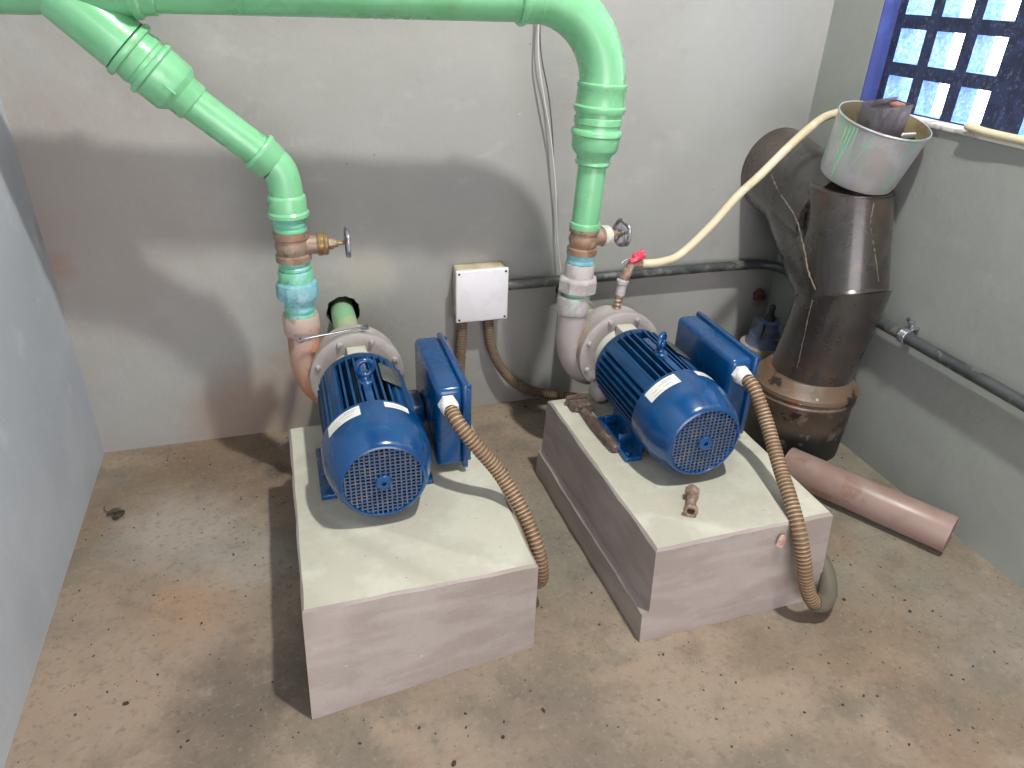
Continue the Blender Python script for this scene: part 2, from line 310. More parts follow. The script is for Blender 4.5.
# window: concrete grid blocks, three holes wide, set back in the reveal
bm = new(); gx0, gt = W+.055, .06; p, q = .13, .122
cols = [(-.24-p*i, -.332-p*i) for i in range(3)]+[(-.705-p*i, -.797-p*i) for i in range(3)]
rows = [(1.010+q*i, 1.097+q*i) for i in range(7)]
ys = [WY0]+[y for c in cols for y in c]+[WY1]; zs = [WZ0]+[z for r in rows for z in r]+[WZ1]
def quad(a, b, c, d, mi=0): f = bm.faces.new([bm.verts.new(v) for v in (a, b, c, d)]); f.material_index = mi
for i in range(len(ys)-1):
    for k in range(len(zs)-1):
        a, b, c, d = ys[i], ys[i+1], zs[k], zs[k+1]; X0, X1 = gx0, gx0+gt
        if i % 2 and k % 2:
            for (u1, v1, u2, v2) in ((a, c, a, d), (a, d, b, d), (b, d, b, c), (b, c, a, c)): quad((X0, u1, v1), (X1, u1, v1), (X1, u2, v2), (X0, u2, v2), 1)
        else:
            for X in (X0, X1): quad((X, a, c), (X, b, c), (X, b, d), (X, a, d))
bmesh.ops.remove_doubles(bm, verts=bm.verts[:], dist=1e-5)
win = bpy.data.objects.new('window_1', None); C.objects.link(win); win.location = (W, (WY0+WY1)/2, WZ0); win['kind'] = 'structure'
def wpart(name, bm, m):
    o = obj(name, bm, m); o.parent = win; o.matrix_parent_inverse = Matrix.Translation(-win.location); return o
wpart('window_grid', bm, [m_grid, m_hole])
bm = new()
box(bm, (W+.029, WY0-.002, (WZ0+WZ1)/2), (.055, .004, WZ1-WZ0)); wpart('window_reveal', bm, m_reveal)
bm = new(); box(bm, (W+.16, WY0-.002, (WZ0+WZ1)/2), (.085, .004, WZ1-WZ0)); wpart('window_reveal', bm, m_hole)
bm = new(); box(bm, (W+.022, (WY0+WY1)/2, WZ0+.003), (.062, WY0-WY1-.01, .012), .003); wpart('window_sill', bm, m_sill)

# ------------------------------------------------------------------ concrete plinths
def plinth(label, top, bot, h, ledge):
    """top/bot: FL, FR, BR, BL corners"""
    cx = sum(p[0] for p in bot)/4; cy = sum(p[1] for p in bot)/4
    t = thing('concrete_plinth', label, 'plinth', (cx, cy, 0), group='concrete pump plinths'); bm = new(); N = 14
    def ring(c, z, j):
        out = []
        for a, b in zip(c, c[1:]+c[:1]):
            for i in range(N):
                k = i/N; x = a[0]+(b[0]-a[0])*k; y = a[1]+(b[1]-a[1])*k
                out.append(Vector((x-cx+random.uniform(-j, j), y-cy+random.uniform(-j, j), z+random.uniform(-j, j))))
        return out
    mid = [tuple(b_*.7+t_*.3 for b_, t_ in zip(bb, tt)) for bb, tt in zip(bot, top)]; lm = [(p[0]-(ledge if p[0] < cx else 0), p[1]) for p in mid]; bot = [(p[0]-(ledge if p[0] < cx else 0), p[1]) for p in bot]
    def shrink(c, e): mx = sum(p[0] for p in c)/4; my = sum(p[1] for p in c)/4; return [(p[0]+(e if p[0] < mx else -e), p[1]+(e if p[1] < my else -e)) for p in c]
    L = [ring(bot, 0, .001)]
    if ledge: L += [ring(lm, h*.3, .002), ring(mid, h*.33, .002)]
    L += [ring(top, h-.006, .0018), ring(shrink(top, .005), h, .0012)]
    R = [[bm.verts.new(p) for p in l] for l in L]; n = 4*N
    for a, b in zip(R, R[1:]):
        for i in range(n): j = (i+1) % n; bm.faces.new((a[i], a[j], b[j], b[i]))
    bm.faces.new(list(reversed(R[0])))
    obj('plinth_side', bm, m_blockside, t, 25)
    bm = new(); rr = [bm.verts.new(p) for p in L[-1]]; r3 = [bm.verts.new(p-Vector((0, 0, .0012))) for p in L[-2]]
    bm.faces.new(rr)
    for i in range(n): j = (i+1) % n; bm.faces.new((r3[i], r3[j], rr[j], rr[i]))
    obj('plinth_top', bm, m_block, t, 50)
    return t
B1, B2 = .25, .26
plinth('grey concrete plinth on the floor under the left pump', [(.558, -1.055), (1.029, -1.051), (1.029, -.396), (.556, -.396)], [(.549, -1.101), (1.034, -1.045), (1.034, -.39), (.55, -.39)], B1, 0)
plinth('grey concrete plinth under the right pump, with a ledge along its left side', [(1.283, -1.083), (1.734, -1.075), (1.734, -.437), (1.267, -.437)], [(1.284, -1.097), (1.752, -1.088), (1.752, -.42), (1.262, -.42)], B2, .014)
bm = new(); bmesh.ops.create_icosphere(bm, subdivisions=2, radius=.011)
for v in bm.verts: v.co = Vector((v.co.x*1.1, v.co.y*.5, v.co.z*1.6))*(1+random.uniform(-.25, .25))+Vector((1.6, -1.086, .215))
tag(obj('plaster_flake', bm, m_chip), 'small pinkish flake stuck to the front face of the right plinth', 'flake')

# ------------------------------------------------------------------ pump with motor (local: motor axis along y, fan face y=0, base z=0, axis z=HA)
HA = .12
def cowl_r(y):      # radius of the fan cowl at distance y behind its face
    pr = [(0, .0875), (.004, .0935), (.03, .1055), (.055, .113), (.08, .1175), (.105, .1185), (.143, .1185)]
    for (a, ra), (b, rb) in zip(pr, pr[1:]):
        if a <= y <= b: return ra+(rb-ra)*(y-a)/(b-a)
    return .1185
def make_pump(label, loc, rusty, eye_rz):
    t = thing('water_pump', label, 'pump', loc, group='blue motor pumps'); ax = Vector((0, 0, HA))
    # finned motor body
    bm = new(); y0, y1 = .136, .408; R = .11
    lathe(bm, [(0, y0), (.088, y0), (.088, y1), (0, y1)], ax, (0, 1, 0), 40)
    lathe(bm, [(.06, y1-.022), (.104, y1-.022), (.106, y1-.018), (.106, y1-.002), (.103, y1+.002), (.06, y1+.002)], ax, (0, 1, 0), 48)
    def fin(x, z, n, h, th=.005, yy=(y0, y1-.016)):
        n = Vector(n); s = Vector((n.z, 0, -n.x))
        prism(bm, [(0, -.01), (yy[1]-yy[0], -.01), (yy[1]-yy[0], h), (.012, h), (0, h-.008)], Vector((x, yy[0], z+HA))-s*th/2, (0, 1, 0), n, s*th)
    for i in range(-4, 5):
        x = i*.0168
        if i == 0: continue
        zb = math.sqrt(.086**2-x*x)
        for sg in (1, -1): fin(x, zb*sg, (0, 0, sg), math.sqrt(R*R-x*x)-zb)
        if abs(x) < .07:
            for sg in (1, -1): fin(zb*sg, x, (sg, 0, 0), math.sqrt(R*R-x*x)-zb)
    for sg in (1, -1): fin(.086*sg, 0, (sg, 0, 0), .024)
    for sx in (1, -1):      # broad smooth pads between the fin groups
        for sz in (1, -1): box(bm, (sx*.0695, (y0+y1)/2-.004, HA+sz*.0695), (.036, y1-y0-.03, .022), .003, rotm(0, sx*sz*PI/4, 0))
    obj('motor_body', bm, m_bluef, t)
    bm = new(); box(bm, (0, .25, HA+.098), (.02, .185, .024), .004); lathe(bm, [(0, .085), (.018, .085), (.018, .11), (.014, .114), (0, .114)], (0, .25, HA), (0, 0, 1), 20)
    obj('eyebolt_boss', bm, m_blue, t)
    bm = new(); ec = Vector((0, .258, HA+.14)); u = Vector((math.cos(eye_rz), math.sin(eye_rz), 0))
    tube(bm, arc(ec, u*.0185, Vector((0, 0, .0185)), 0, 2*PI, 28), .0068, 12, False); lathe(bm, [(.011, 0), (.011, .006), (.008, .012)], ec-Vector((0, 0, .032)), (0, 0, 1), 16)
    obj('eyebolt', bm, m_blue, t)
    # fan cowl
    bm = new(); ysn = [.143, .141, .105, .08, .055, .03, .012, .004, 0]
    lathe(bm, [(.1135, .144)]+[(cowl_r(y), y) for y in ysn]+[(.0845, -.0006), (.083, .003), (.083, .02), (.105, .06), (.112, .142)], ax, (0, 1, 0), 64)
    cw = obj('fan_cowl', bm, m_blue, t)
    bm = new(); g = .0835; pit = .0106; n = int(g/pit)+1
    for i in range(-n, n+1):
        a = (i+.5)*pit
        if abs(a) >= g-.003: continue
        L = math.sqrt(g*g-a*a)
        box(bm, (0, .004, HA+a*.82), (2*math.sqrt(max(g*g-(a*.82)**2, 1e-6)), .003, .0029)) if abs(a*.82) < g else None
        box(bm, (a, .0035, HA), (.0033, .003, 2*L))
    for i in (n, n+1, -n-1, -n-2):
        a = (i+.5)*pit*.82
        if abs(a) < g-.004: box(bm, (0, .004, HA+a), (2*math.sqrt(g*g-a*a), .003, .0029))
    gr = obj('fan_grille', bm, m_grille, t)
    bm = new(); lathe(bm, [(.0055, -.0045), (.016, -.0045), (.018, -.002), (.018, .004)], ax, (0, 1, 0), 28); lathe(bm, [(0, .001), (.006, .001), (.006, -.003)], ax, (0, 1, 0), 12)
    obj('grille_hub', bm, m_blue, gr)
    bm = new(); lathe(bm, [(0, .03), (.078, .03), (.078, .036), (0, .036)], ax, (0, 1, 0), 32)
    for i in range(8):
        a = 2*PI*i/8; box(bm, (math.cos(a)*.05, .022, HA+math.sin(a)*.05), (.05, .02, .003), 0, rotm(0, -a, 0))
    obj('cooling_fan', bm, m_dark, t)
    def patch(name, ta, tb, ya, yb, off, m, parent):
        bm = new(); nu, nv = 14, 5; G = []
        for i in range(nu+1):
            th = math.radians(ta+(tb-ta)*i/nu); row = []
            for k in range(nv+1):
                y = ya+(yb-ya)*k/nv; r = cowl_r(y)+off; row.append(bm.verts.new((math.sin(th)*r, y, HA+math.cos(th)*r)))
            G.append(row)
        for i in range(nu):
            for k in range(nv): bm.faces.new((G[i][k], G[i+1][k], G[i+1][k+1], G[i][k+1]))
        return obj(name, bm, m, parent)
    s1 = patch('sticker', -56, -14, .095, .133, .0006, m_stick, t)
    for k, (a, b) in enumerate(((-49, -36), (-34, -22), (-49, -40), (-38, -20), (-32, -18))):
        yy = .101+.0056*k; patch('sticker_print', a, b, yy, yy+.0018, .0009, m_prints if k in (0, 2) else m_print, s1)
    s2 = patch('sticker', 12, 40, .112, .134, .0006, m_stick, t)
    patch('sticker_print', 16, 36, .118, .1195, .0009, m_print, s2); patch('sticker_print', 18, 34, .125, .1265, .0009, m_print, s2)
    bm = new(); box(bm, (.06, .285, HA+.099), (.052, .085, .0035), .001, rotm(0, math.radians(32), 0)); obj('nameplate', bm, m_plate, t)
    # feet
    for sg in (-1, 1):
        bm = new(); box(bm, (sg*.107, .225, .0065), (.046, .2, .013), .0025); box(bm, (sg*.082, .225, .035), (.008, .17, .06), .002)
        for yy in (.2, .29): box(bm, (sg*.1, yy, .024), (.036, .006, .024), .001)
        f = obj('motor_foot', bm, m_blue, t)
        for yy in (.142, .31): bm = new(); lathe(bm, [(0, .02), (.006, .02), (.007, .012), (0, .012)], (sg*.117, yy, 0), (0, 0, 1), 6); obj('foot_bolt', bm, m_blue, f)
    # lantern, flange, volute casing
    bm = new(); lathe(bm, [(.05, .403), (.088, .403), (.086, .425), (.07, .435), (.066, .465), (.08, .478), (.05, .478)], ax, (0, 1, 0), 36)
    box(bm, (0, .439, HA+.075), (.05, .07, .035), .004)
    obj('motor_lantern', bm, m_cream, t)
    bm = new(); box(bm, (-.075, .43, .028), (.05, .06, .055), .02, rotm(0, .15, .1), 4); obj('casing_foot', bm, m_case, t)
    bm = new(); lathe(bm, [(.06, .476), (.1, .473), (.119, .473), (.123, .476), (.1235, .494), (.121, .498), (.06, .498)], ax, (0, 1, 0), 56); fl = obj('casing_flange', bm, m_case, t)
    for i in range(8):
        a = 2*PI*(i+.5)/8; bm = new(); lathe(bm, [(0, .008), (.0045, .008), (.0075, .004), (.008, 0), (.008, -.004)], (math.sin(a)*.108, .473, HA+math.cos(a)*.108), (0, -1, 0), 14); obj('flange_bolt', bm, m_case, fl)
    bm = new(); lathe(bm, [(.05, .496), (.116, .496), (.1175, .506), (.1165, .55), (.106, .58), (.08, .596), (.052, .604), (.05, .63), (.046, .632), (0, .632)], ax, (0, 1, 0), 56)
    obj('volute_casing', bm, m_case, t)
    bm = new(); ox = -.127; pts = spline([(ox, .548, HA+.115), (ox, .548, HA+.075), (ox+.004, .549, HA+.01), (ox+.026, .548, HA-.05), (ox+.07, .555, HA-.09), (ox+.13, .56, HA-.085)], 8)
    tube(bm, pts, [.038+.006*min(1, i/20) for i in range(len(pts))], 28)
    ot = obj('discharge_outlet', bm, m_rust if rusty else m_case, t, label='rust stained discharge outlet' if rusty else None)
    bm = new(); lathe(bm, [(.034, .162), (.043, .164), (.0455, .158), (.0455, .114), (.043, .108), (.036, .104)], (ox, .548, HA), (0, 0, 1), 36); obj('outlet_socket', bm, m_greyfit if not rusty else m_rust, t)
    bm = new(); tube(bm, arc((0, .504, HA), Vector((-.1175, 0, 0)), Vector((0, 0, .1175)), -.55, .75, 18), .0045, 8); obj('gasket_seam', bm, m_joint, t)
    # terminal box
    bx, by0, by1, bz0, bz1 = .145, .155, .44, .02, .238
    cz = (bz0+bz1)/2; cy = (by0+by1)/2
    bm = new(); box(bm, (bx+.033, cy, cz), (.066, by1-by0, bz1-bz0), .016, None, 4); box(bm, (bx-.03, cy+.04, HA-.03), (.06, .09, .06), .01)
    tb = obj('terminal_box', bm, m_blue, t)
    bm = new(); box(bm, (bx+.069, cy, cz), (.014, by1-by0+.012, bz1-bz0+.01), .005, None, 2); box(bm, (bx+.08, cy, cz), (.014, by1-by0-.02, bz1-bz0-.022), .006, None, 2)
    ld_ = obj('terminal_box_lid', bm, m_blue, tb)
    for yy in (by0+.012, by1-.012):
        for zz in (bz0+.01, bz1-.006):
            bm = new(); lathe(bm, [(0, .0125), (.004, .0125), (.005, .01), (.005, -.006)], (bx+.073, yy, zz), (1, 0, 0), 12); obj('lid_screw', bm, m_blue, ld_)
    bm = new(); box(bm, (bx+.0876, cy+.04, cz+.055), (.0008, .075, .03)); obj('sticker', bm, m_stick, ld_)
    gx, gz = .172, .2
    bm = new(); hexnut(bm, (gx, by0-.0005, gz), (0, -1, 0), .0235, .014); lathe(bm, [(.0215, .014), (.0215, .02), (.019, .032), (.0175, .036), (.0165, .036)], (gx, by0, gz), (0, -1, 0), 24); hexnut(bm, (gx, by0-.016, gz), (0, -1, 0), .0215, .01, rot=.3)
    obj('cable_gland', bm, m_white, tb, label='white plastic gland')
    return t
make_pump('blue motor pump on the left plinth beside the rust stained riser', (.747, -.853, B1), True, .12)
make_pump('blue motor pump on the right plinth with the red tap above its casing', (1.482, -.9, B2), False, .75)

# ------------------------------------------------------------------ green discharge pipework
R1Y, R2Y, HZ = -.305, -.353, 1.272
R1X, R2X, R2T = .62, 1.36, 1.386
def rings(bm, prof, o, d, segs=40): lathe(bm, prof, o, d, segs)
t = thing('discharge_pipework', 'green painted pipework running across the back wall and down to both valves', 'pipe', (.62, R1Y, .78))
inv = Matrix.Translation(-Vector((.62, R1Y, .78)))
def dpart(name, bm, m=m_green, par=None, label=None, root=None, rinv=None):
    o = obj(name, bm, m, label=label); o.parent = par or (root or t); o.matrix_parent_inverse = rinv if rinv is not None else inv; return o
def P1(s):   # point on the header axis at x=s
    return Vector((s, R1Y+(R2Y-R1Y)*(s-.24)/(1.2-.24), HZ))
bm = new(); tube(bm, [P1(.0), P1(.14)], .055, 40); tube(bm, [P1(.40), P1(.7), P1(1.21)], .0545, 40); dpart('header_pipe', bm)
hd = (P1(1)-P1(0)).normalized()
bm = new(); lathe(bm, [(.054, 0), (.06, .002), (.0615, .012), (.0625, .03), (.067, .036), (.067, .048), (.0625, .053), (.0625, .1), (.0605, .3), (.0625, .305), (.067, .31), (.067, .32), (.0605, .325), (.0595, .35), (.054, .352)], P1(.065), hd, 44)
bd = Vector((.705, 0, -.709)); b0 = Vector((.235, R1Y, HZ-.012))
tube(bm, [b0, b0+bd*.07, b0+bd*.145], [.057, .0575, .0585], 40, False)
dpart('wye_fitting', bm)
bc = Vector((.343, R1Y, 1.152))
bm = new(); lathe(bm, [(.05, -.006), (.0585, -.006), (.0635, -.003), (.0645, .004), (.0625, .009), (.055, .011), (.055, .022), (.0565, .026), (.0565, .034), (.054, .037), (.054, .044), (.0605, .046), (.0635, .05), (.0635, .056), (.0585, .06), (.0575, .105), (.054, .112), (.046, .12), (.0435, .124), (.0435, .148), (.0415, .152), (.037, .153)], bc, bd, 44)
box(bm, bc+bd*.1+Vector((0, -.055, 0)), (.03, .008, .004), .001, rotm(0, PI/4, 0)); dpart('reducer', bm)
e0 = Vector((.577, R1Y, .934)); e1 = Vector((R1X+.002, R1Y, .845))
bm = new(); tube(bm, [bc+bd*.14, e0], .0375, 36); dpart('branch_pipe', bm)
bm = new(); lathe(bm, [(.037, -.004), (.0455, -.004), (.0475, 0), (.0475, .006), (.0445, .01), (.0435, .036), (.039, .042)], e0-bd*.01, bd, 40)
el = [e0+bd*.02, e0+bd*.04]; c_ = []
p0, p1, p2 = e0+bd*.03, Vector((R1X+.001, R1Y, .90)), Vector((R1X, R1Y, .83))
el = [p0*(1-k)**2+p1*2*k*(1-k)+p2*k*k for k in [i/14 for i in range(15)]]
tube(bm, el, .0395, 36); lathe(bm, [(.038, .842), (.043, .838), (.0445, .832), (.0445, .803), (.0485, .798), (.0485, .79), (.044, .786), (.038, .786)], (R1X, R1Y, 0), (0, 0, 1), 40)
dpart('elbow', bm)
# big elbow, reducer and drop pipe of the right riser
bm = new(); cc = Vector((R2T-.19, R2Y, HZ-.19)); tube(bm, [P1(1.185)]+arc(cc, (0, 0, .19), (.19, 0, 0), 0, PI/2, 20)+[Vector((R2T-.001, R2Y, 1.06))], .056, 40)
lathe(bm, [(.055, 0), (.0605, 0), (.063, .004), (.063, .012), (.0585, .016), (.0575, .05), (.0555, .052)], P1(1.165), hd, 44)
dv = Vector((R2T-R2X, 0, 1.08-.47)).normalized()
def R2(z): return Vector((R2X+(R2T-R2X)*(z-.47)/(.61), R2Y, z))
lathe(bm, [(.05, 1.022), (.062, 1.024), (.0645, 1.03), (.0645, 1.038), (.0605, 1.042), (.0595, 1.078), (.0615, 1.082), (.0615, 1.09), (.056, 1.093)], R2(0), dv, 44); dpart('bend', bm)
bm = new(); lathe(bm, [(.05, 1.028), (.0575, 1.024), (.0575, 1.014), (.06, 1.012), (.06, .998), (.057, .996), (.057, .986), (.061, .984), (.064, .98), (.064, .972), (.0605, .968), (.0595, .94), (.056, .932), (.045, .92), (.043, .91), (.0455, .906), (.0455, .9), (.042, .896), (.036, .894)], R2(0), dv, 44); dpart('reducer', bm)
bm = new(); tube(bm, [R2(.73), R2(.91)], .0365, 36); lathe(bm, [(.036, .728), (.0405, .73), (.042, .736), (.0405, .746), (.0365, .748)], R2(0), dv, 40); dpart('drop_pipe', bm)

# ------------------------------------------------------------------ gate valves and unions
def ribbed(bm, o, d, z0, z1, r, n, amp=.002, segs=32):
    pr = [(r*.8, z0)]
    for i in range(n):
        a = z0+(z1-z0)*i/n; b = z0+(z1-z0)*(i+1)/n; pr += [(r-amp, a+.0005), (r, a+(b-a)*.3), (r, a+(b-a)*.7), (r-amp, b-.0005)]
    lathe(bm, pr+[(r*.8, z1)], o, d, segs)
def make_valve(label, o, d, z0, z1, rr, yawd, m_up, wheel_spoke=0):
    base = o+d*(z0/d.z); t = thing('gate_valve', label, 'valve', base, group='hand wheel gate valves'); iv = Matrix.Translation(-base)
    def vp(n, bm, m, par=None, label=None):
        x = obj(n, bm, m, label=label); x.parent = par or t; x.matrix_parent_inverse = Matrix.Identity(4) if par else iv; return x
    zc = (z0+z1)/2; cen = o+d*(zc/d.z); hx = Vector((math.cos(yawd), math.sin(yawd), -.01)).normalized()
    bm = new(); h = z1-z0
    lathe(bm, [(.03, z0), (rr+.003, z0), (rr+.003, z0+h*.2), (rr-.003, z0+h*.24), (rr-.001, zc-.012), (rr+.002, zc), (rr-.001, zc+.012), (rr-.003, z1-h*.24), (rr+.003, z1-h*.2), (rr+.003, z1), (.03, z1)], o, d, 36)
    lathe(bm, [(.028, 0), (.0245, .02), (.0235, .045), (.0235, .066)], cen, hx, 28); vp('valve_body', bm, m_brass)
    bm = new(); lathe(bm, [(0, .06), (.0275, .06), (.0285, .063), (.0285, .073), (.0265, .075), (.0275, .077), (.0275, .083), (.024, .086), (0, .086)], cen, hx, 30); bo = vp('bonnet', bm, m_brassb if m_up else m_cream)
    bm = new(); hexnut(bm, cen+hx*.086, hx, .015, .012); lathe(bm, [(.0105, .098), (.0105, .106), (.0075, .108)], cen, hx, 16); vp('gland_nut', bm, m_brass, bo)
    bm = new(); lathe(bm, [(.0045, .1), (.0045, .13), (.0055, .131), (.0055, .139), (0, .14)], cen, hx, 14); vp('stem', bm, m_brassb)
    u, v, w = basis(hx); wc = cen+hx*.133; bm = new(); wr = .0335
    ring = [wc+(u*math.cos(a)+v*math.sin(a))*wr*(1+.05*math.cos(5*a)) for a in [2*PI*i/50 for i in range(51)]]; tube(bm, ring, .0058, 10, False)
    lathe(bm, [(.009, -.005), (.009, .005), (0, .006)], wc, hx, 14)
    for i in range(5): a = 2*PI*i/5+.3; tube(bm, [wc, wc+(u*math.cos(a)+v*math.sin(a))*wr], .0036, 8)
    vp('hand_wheel', bm, m_chrome)
    return t
O1 = Vector((R1X, R1Y, 0)); Z = Vector((0, 0, 1))
make_valve('bronze gate valve on the left riser, wheel seen edge on', O1, Z, .678, .752, .04, 0, True)
make_valve('bronze gate valve on the right riser, wheel spokes showing', R2(0), dv, .662, .738, .038, .25, False)
def union(label, o, d, spec, z0):
    base = o+d*(z0/d.z); t = thing('pipe_union', label, 'pipe union', base, group='screwed pipe unions'); iv = Matrix.Translation(-base)
    for n, f, m in spec:
        bm = new(); f(bm, o, d); x = obj(n, bm, m, sharp=22 if n == 'union_nut' else 38); x.parent = t; x.matrix_parent_inverse = iv
union('blue green corroded union between the left valve and the pump outlet', O1, Z, [
    ('threaded_nipple', lambda b, o, d: ribbed(b, o, d, .64, .68, .0385, 3, .003), m_greenold),
    ('union_tail', lambda b, o, d: lathe(b, [(.03, .622), (.042, .622), (.0425, .65), (.04, .654), (.03, .654)], o, d, 36), m_greenold),
    ('union_nut', lambda b, o, d: lathe(b, [(.036, .578), (.05, .58), (.0525, .586), (.0525, .612), (.05, .62), (.042, .626), (.036, .626)], o, d, 12), m_verd),
    ('lower_nipple', lambda b, o, d: ribbed(b, o, d, .52, .582, .0375, 3, .0035), m_greenold)], .52)
union('grey union nut between the right valve and the pump outlet', R2(0), dv, [
    ('threaded_nipple', lambda b, o, d: ribbed(b, o, d, .63, .664, .0385, 2, .002), m_verd),
    ('union_tail', lambda b, o, d: lathe(b, [(.03, .594), (.041, .594), (.041, .632), (.038, .636), (.03, .636)], o, d, 10), m_greyfit),
    ('union_nut', lambda b, o, d: lathe(b, [(.036, .553), (.052, .553), (.055, .557), (.055, .588), (.052, .593), (.036, .598)], o, d, 8), m_greyfit),
    ('lower_nipple', lambda b, o, d: (lathe(b, [(.03, .52), (.0385, .52), (.0385, .556), (.03, .556)], o, d, 36), ), m_greenold)], .53)
bm = new(); ribbed(bm, O1, Z, .75, .79, .039, 3, .002); tag(obj('riser_nipple', bm, m_greenold), 'teal threaded nipple between the left valve and the green elbow', 'nipple')

# ------------------------------------------------------------------ suction pipes
for (cx, cz), (px, py, pz), lb in zip(SUCX, ((.747, -.853, B1), (1.482, -.9, B2)), ('pale green suction pipe from the wall hole to the left pump', 'pale green suction pipe from the wall hole behind the right riser')):
    bm = new(); a = Vector((px, py+.625, pz+HA)); b = Vector((cx-.002, .14, cz-.012)); tube(bm, [a, a+Vector((0, .03, 0)), b-Vector((0, .17, 0)), b], .036, 32)
    lathe(bm, [(.035, 0), (.044, 0), (.044, .035), (.037, .038)], a, (0, 1, 0), 32)
    tag(obj('suction_pipe', bm, m_pale), lb, 'pipe')

# ------------------------------------------------------------------ spanner on the left casing
t = thing('combination_spanner', 'small bright spanner resting on the left pump casing and its outlet', 'spanner', (.69, -.362, .489))
A, Bp = Vector((-.078, -.012, .002)), Vector((.082, .004, .012)); dd = (Bp-A).normalized()
bm = new(); box(bm, (A+Bp)/2+Vector((0, 0, .002)), ((Bp-A).length-.018, .008, .005), .0018, rotm(0, math.asin(-dd.z), math.atan2(dd.y, dd.x))); obj('handle', bm, m_steel, t)
bm = new(); lathe(bm, [(.006, -.003), (.0095, -.003), (.0105, 0), (.0095, .004), (.006, .004)], A, (.1, -.2, 1), 20, True); obj('ring_end', bm, m_steel, t)
bm = new(); s = dd.cross(Vector((0, 0, 1))); prism(bm, [(-.008, -.004), (0, -.009), (.012, -.0085), (.013, -.005), (.004, -.004), (.004, .004), (.013, .005), (.012, .0085), (0, .009), (-.008, .004)], Bp-Vector((0, 0, .003)), dd, s, (0, 0, .007)); obj('open_end', bm, m_steel, t)

# ------------------------------------------------------------------ junction box, conduits
t = thing('junction_box', 'square white junction box on the back wall between the pumps', 'junction box', (1.168, 0, .44))
bm = new(); box(bm, (0, -.029, .003), (.158, .058, .163), .008, None, 3); obj('box_body', bm, m_boxbody, t)
bm = new(); box(bm, (0, -.064, 0), (.168, .014, .172), .005, None, 3); ld_ = obj('box_lid', bm, m_boxlid, t)
for sx in (-1, 1):
    for sz in (-1, 1): bm = new(); lathe(bm, [(0, .0015), (.0038, .001), (.0038, -.003)], (sx*.074, -.071, sz*.076), (0, -1, 0), 12); obj('lid_screw', bm, m_screw, ld_)
def flex(name, label, pts, r=.0175, ms=(m_ridge, m_groove), step=.0031, group='corrugated steel conduits'):
    bm = new(); P = resample(spline(pts, 24), step); rr = []
    for i in range(len(P)): rr.append(r if i % 3 < 2 else r*.88)
    tube(bm, P, rr, 14, True, [0, 1, 1]); return tag(obj(name, bm, list(ms), sharp=60), label, 'conduit', group)
flex('flexible_conduit', 'tan corrugated conduit from the left motor box down the right side of its plinth', [(.919, -.73, .45), (.93, -.765, .432), (.965, -.795, .385), (1.012, -.82, .32), (1.05, -.875, .25), (1.072, -.93, .18), (1.083, -.94, .1), (1.078, -.89, .045), (1.072, -.78, .019), (1.075, -.55, .018)])
flex('flexible_conduit', 'tan corrugated conduit looping from the right motor box over the plinth front', [(1.657, -.778, .46), (1.662, -.81, .442), (1.668, -.87, .385), (1.655, -.96, .325), (1.642, -1.03, .29), (1.632, -1.095, .245), (1.64, -1.125, .18), (1.656, -1.135, .12), (1.675, -1.14, .075), (1.7, -1.14, .05)])
bm = new(); tube(bm, spline([(1.69, -1.141, .056), (1.72, -1.138, .043), (1.757, -1.11, .04), (1.785, -1.06, .055), (1.79, -1.0, .07), (1.788, -.9, .06), (1.784, -.75, .03)], 10), .0215, 18); tag(obj('conduit_sleeve', bm, m_boot), 'smooth grey sleeve on the conduit end beside the right plinth', 'sleeve')
flex('flexible_conduit', 'dusty corrugated conduit from the left underside of the junction box', [(1.112, -.036, .358), (1.111, -.036, .3), (1.106, -.038, .22), (1.1, -.05, .12), (1.095, -.1, .045), (1.09, -.2, .019), (1.09, -.35, .019)], .0165, (m_ridged, m_groove))
flex('flexible_conduit', 'dusty corrugated conduit curving from the junction box behind the right plinth', [(1.198, -.036, .358), (1.2, -.036, .315), (1.21, -.037, .245), (1.24, -.04, .17), (1.29, -.045, .105), (1.36, -.05, .062), (1.46, -.06, .034), (1.58, -.08, .02), (1.7, -.12, .019)], .0165, (m_ridged, m_groove))
bm = new(); cz_ = .457; cyy = -.034
cor = arc((W-.034-.09, cyy-.09, cz_), (0, .09, 0), (.09, 0, 0), 0, PI/2, 12)
tube(bm, [Vector((1.245, cyy, cz_-.004)), Vector((1.6, cyy, cz_)), Vector((2.0, cyy, cz_+.002))]+cor+[Vector((W-.034, -1.9, .457))], .0165, 20); 
tag(obj('rigid_conduit', bm, m_cond), 'dark grey rigid conduit along the back and right walls', 'conduit')
t = thing('conduit_clamp', 'small galvanised saddle clamp holding the conduit on the right wall', 'clamp', (W, -.655, .457))
bm = new(); tube(bm, arc((-.034, -.01, 0), (.0185, 0, 0), (0, 0, .0185), 0, 2*PI, 20), .003, 8, False)
for k in range(1, 4): tube(bm, arc((-.034, -.01+.006*k, 0), (.0185, 0, 0), (0, 0, .0185), 0, 2*PI, 20), .003, 8, False)
obj('clamp_band', bm, m_steel, t)
bm = new(); box(bm, (-.012, 0, .024), (.022, .024, .008), .002); lathe(bm, [(.006, 0), (.006, .016), (.009, .016), (.009, .022), (0, .022)], (-.014, .004, .02), (-.3, 0, 1), 8); box(bm, (-.012, .016, .034), (.004, .03, .014), .001, rotm(.5, 0, 0)); obj('clamp_bolt', bm, m_steel, t)

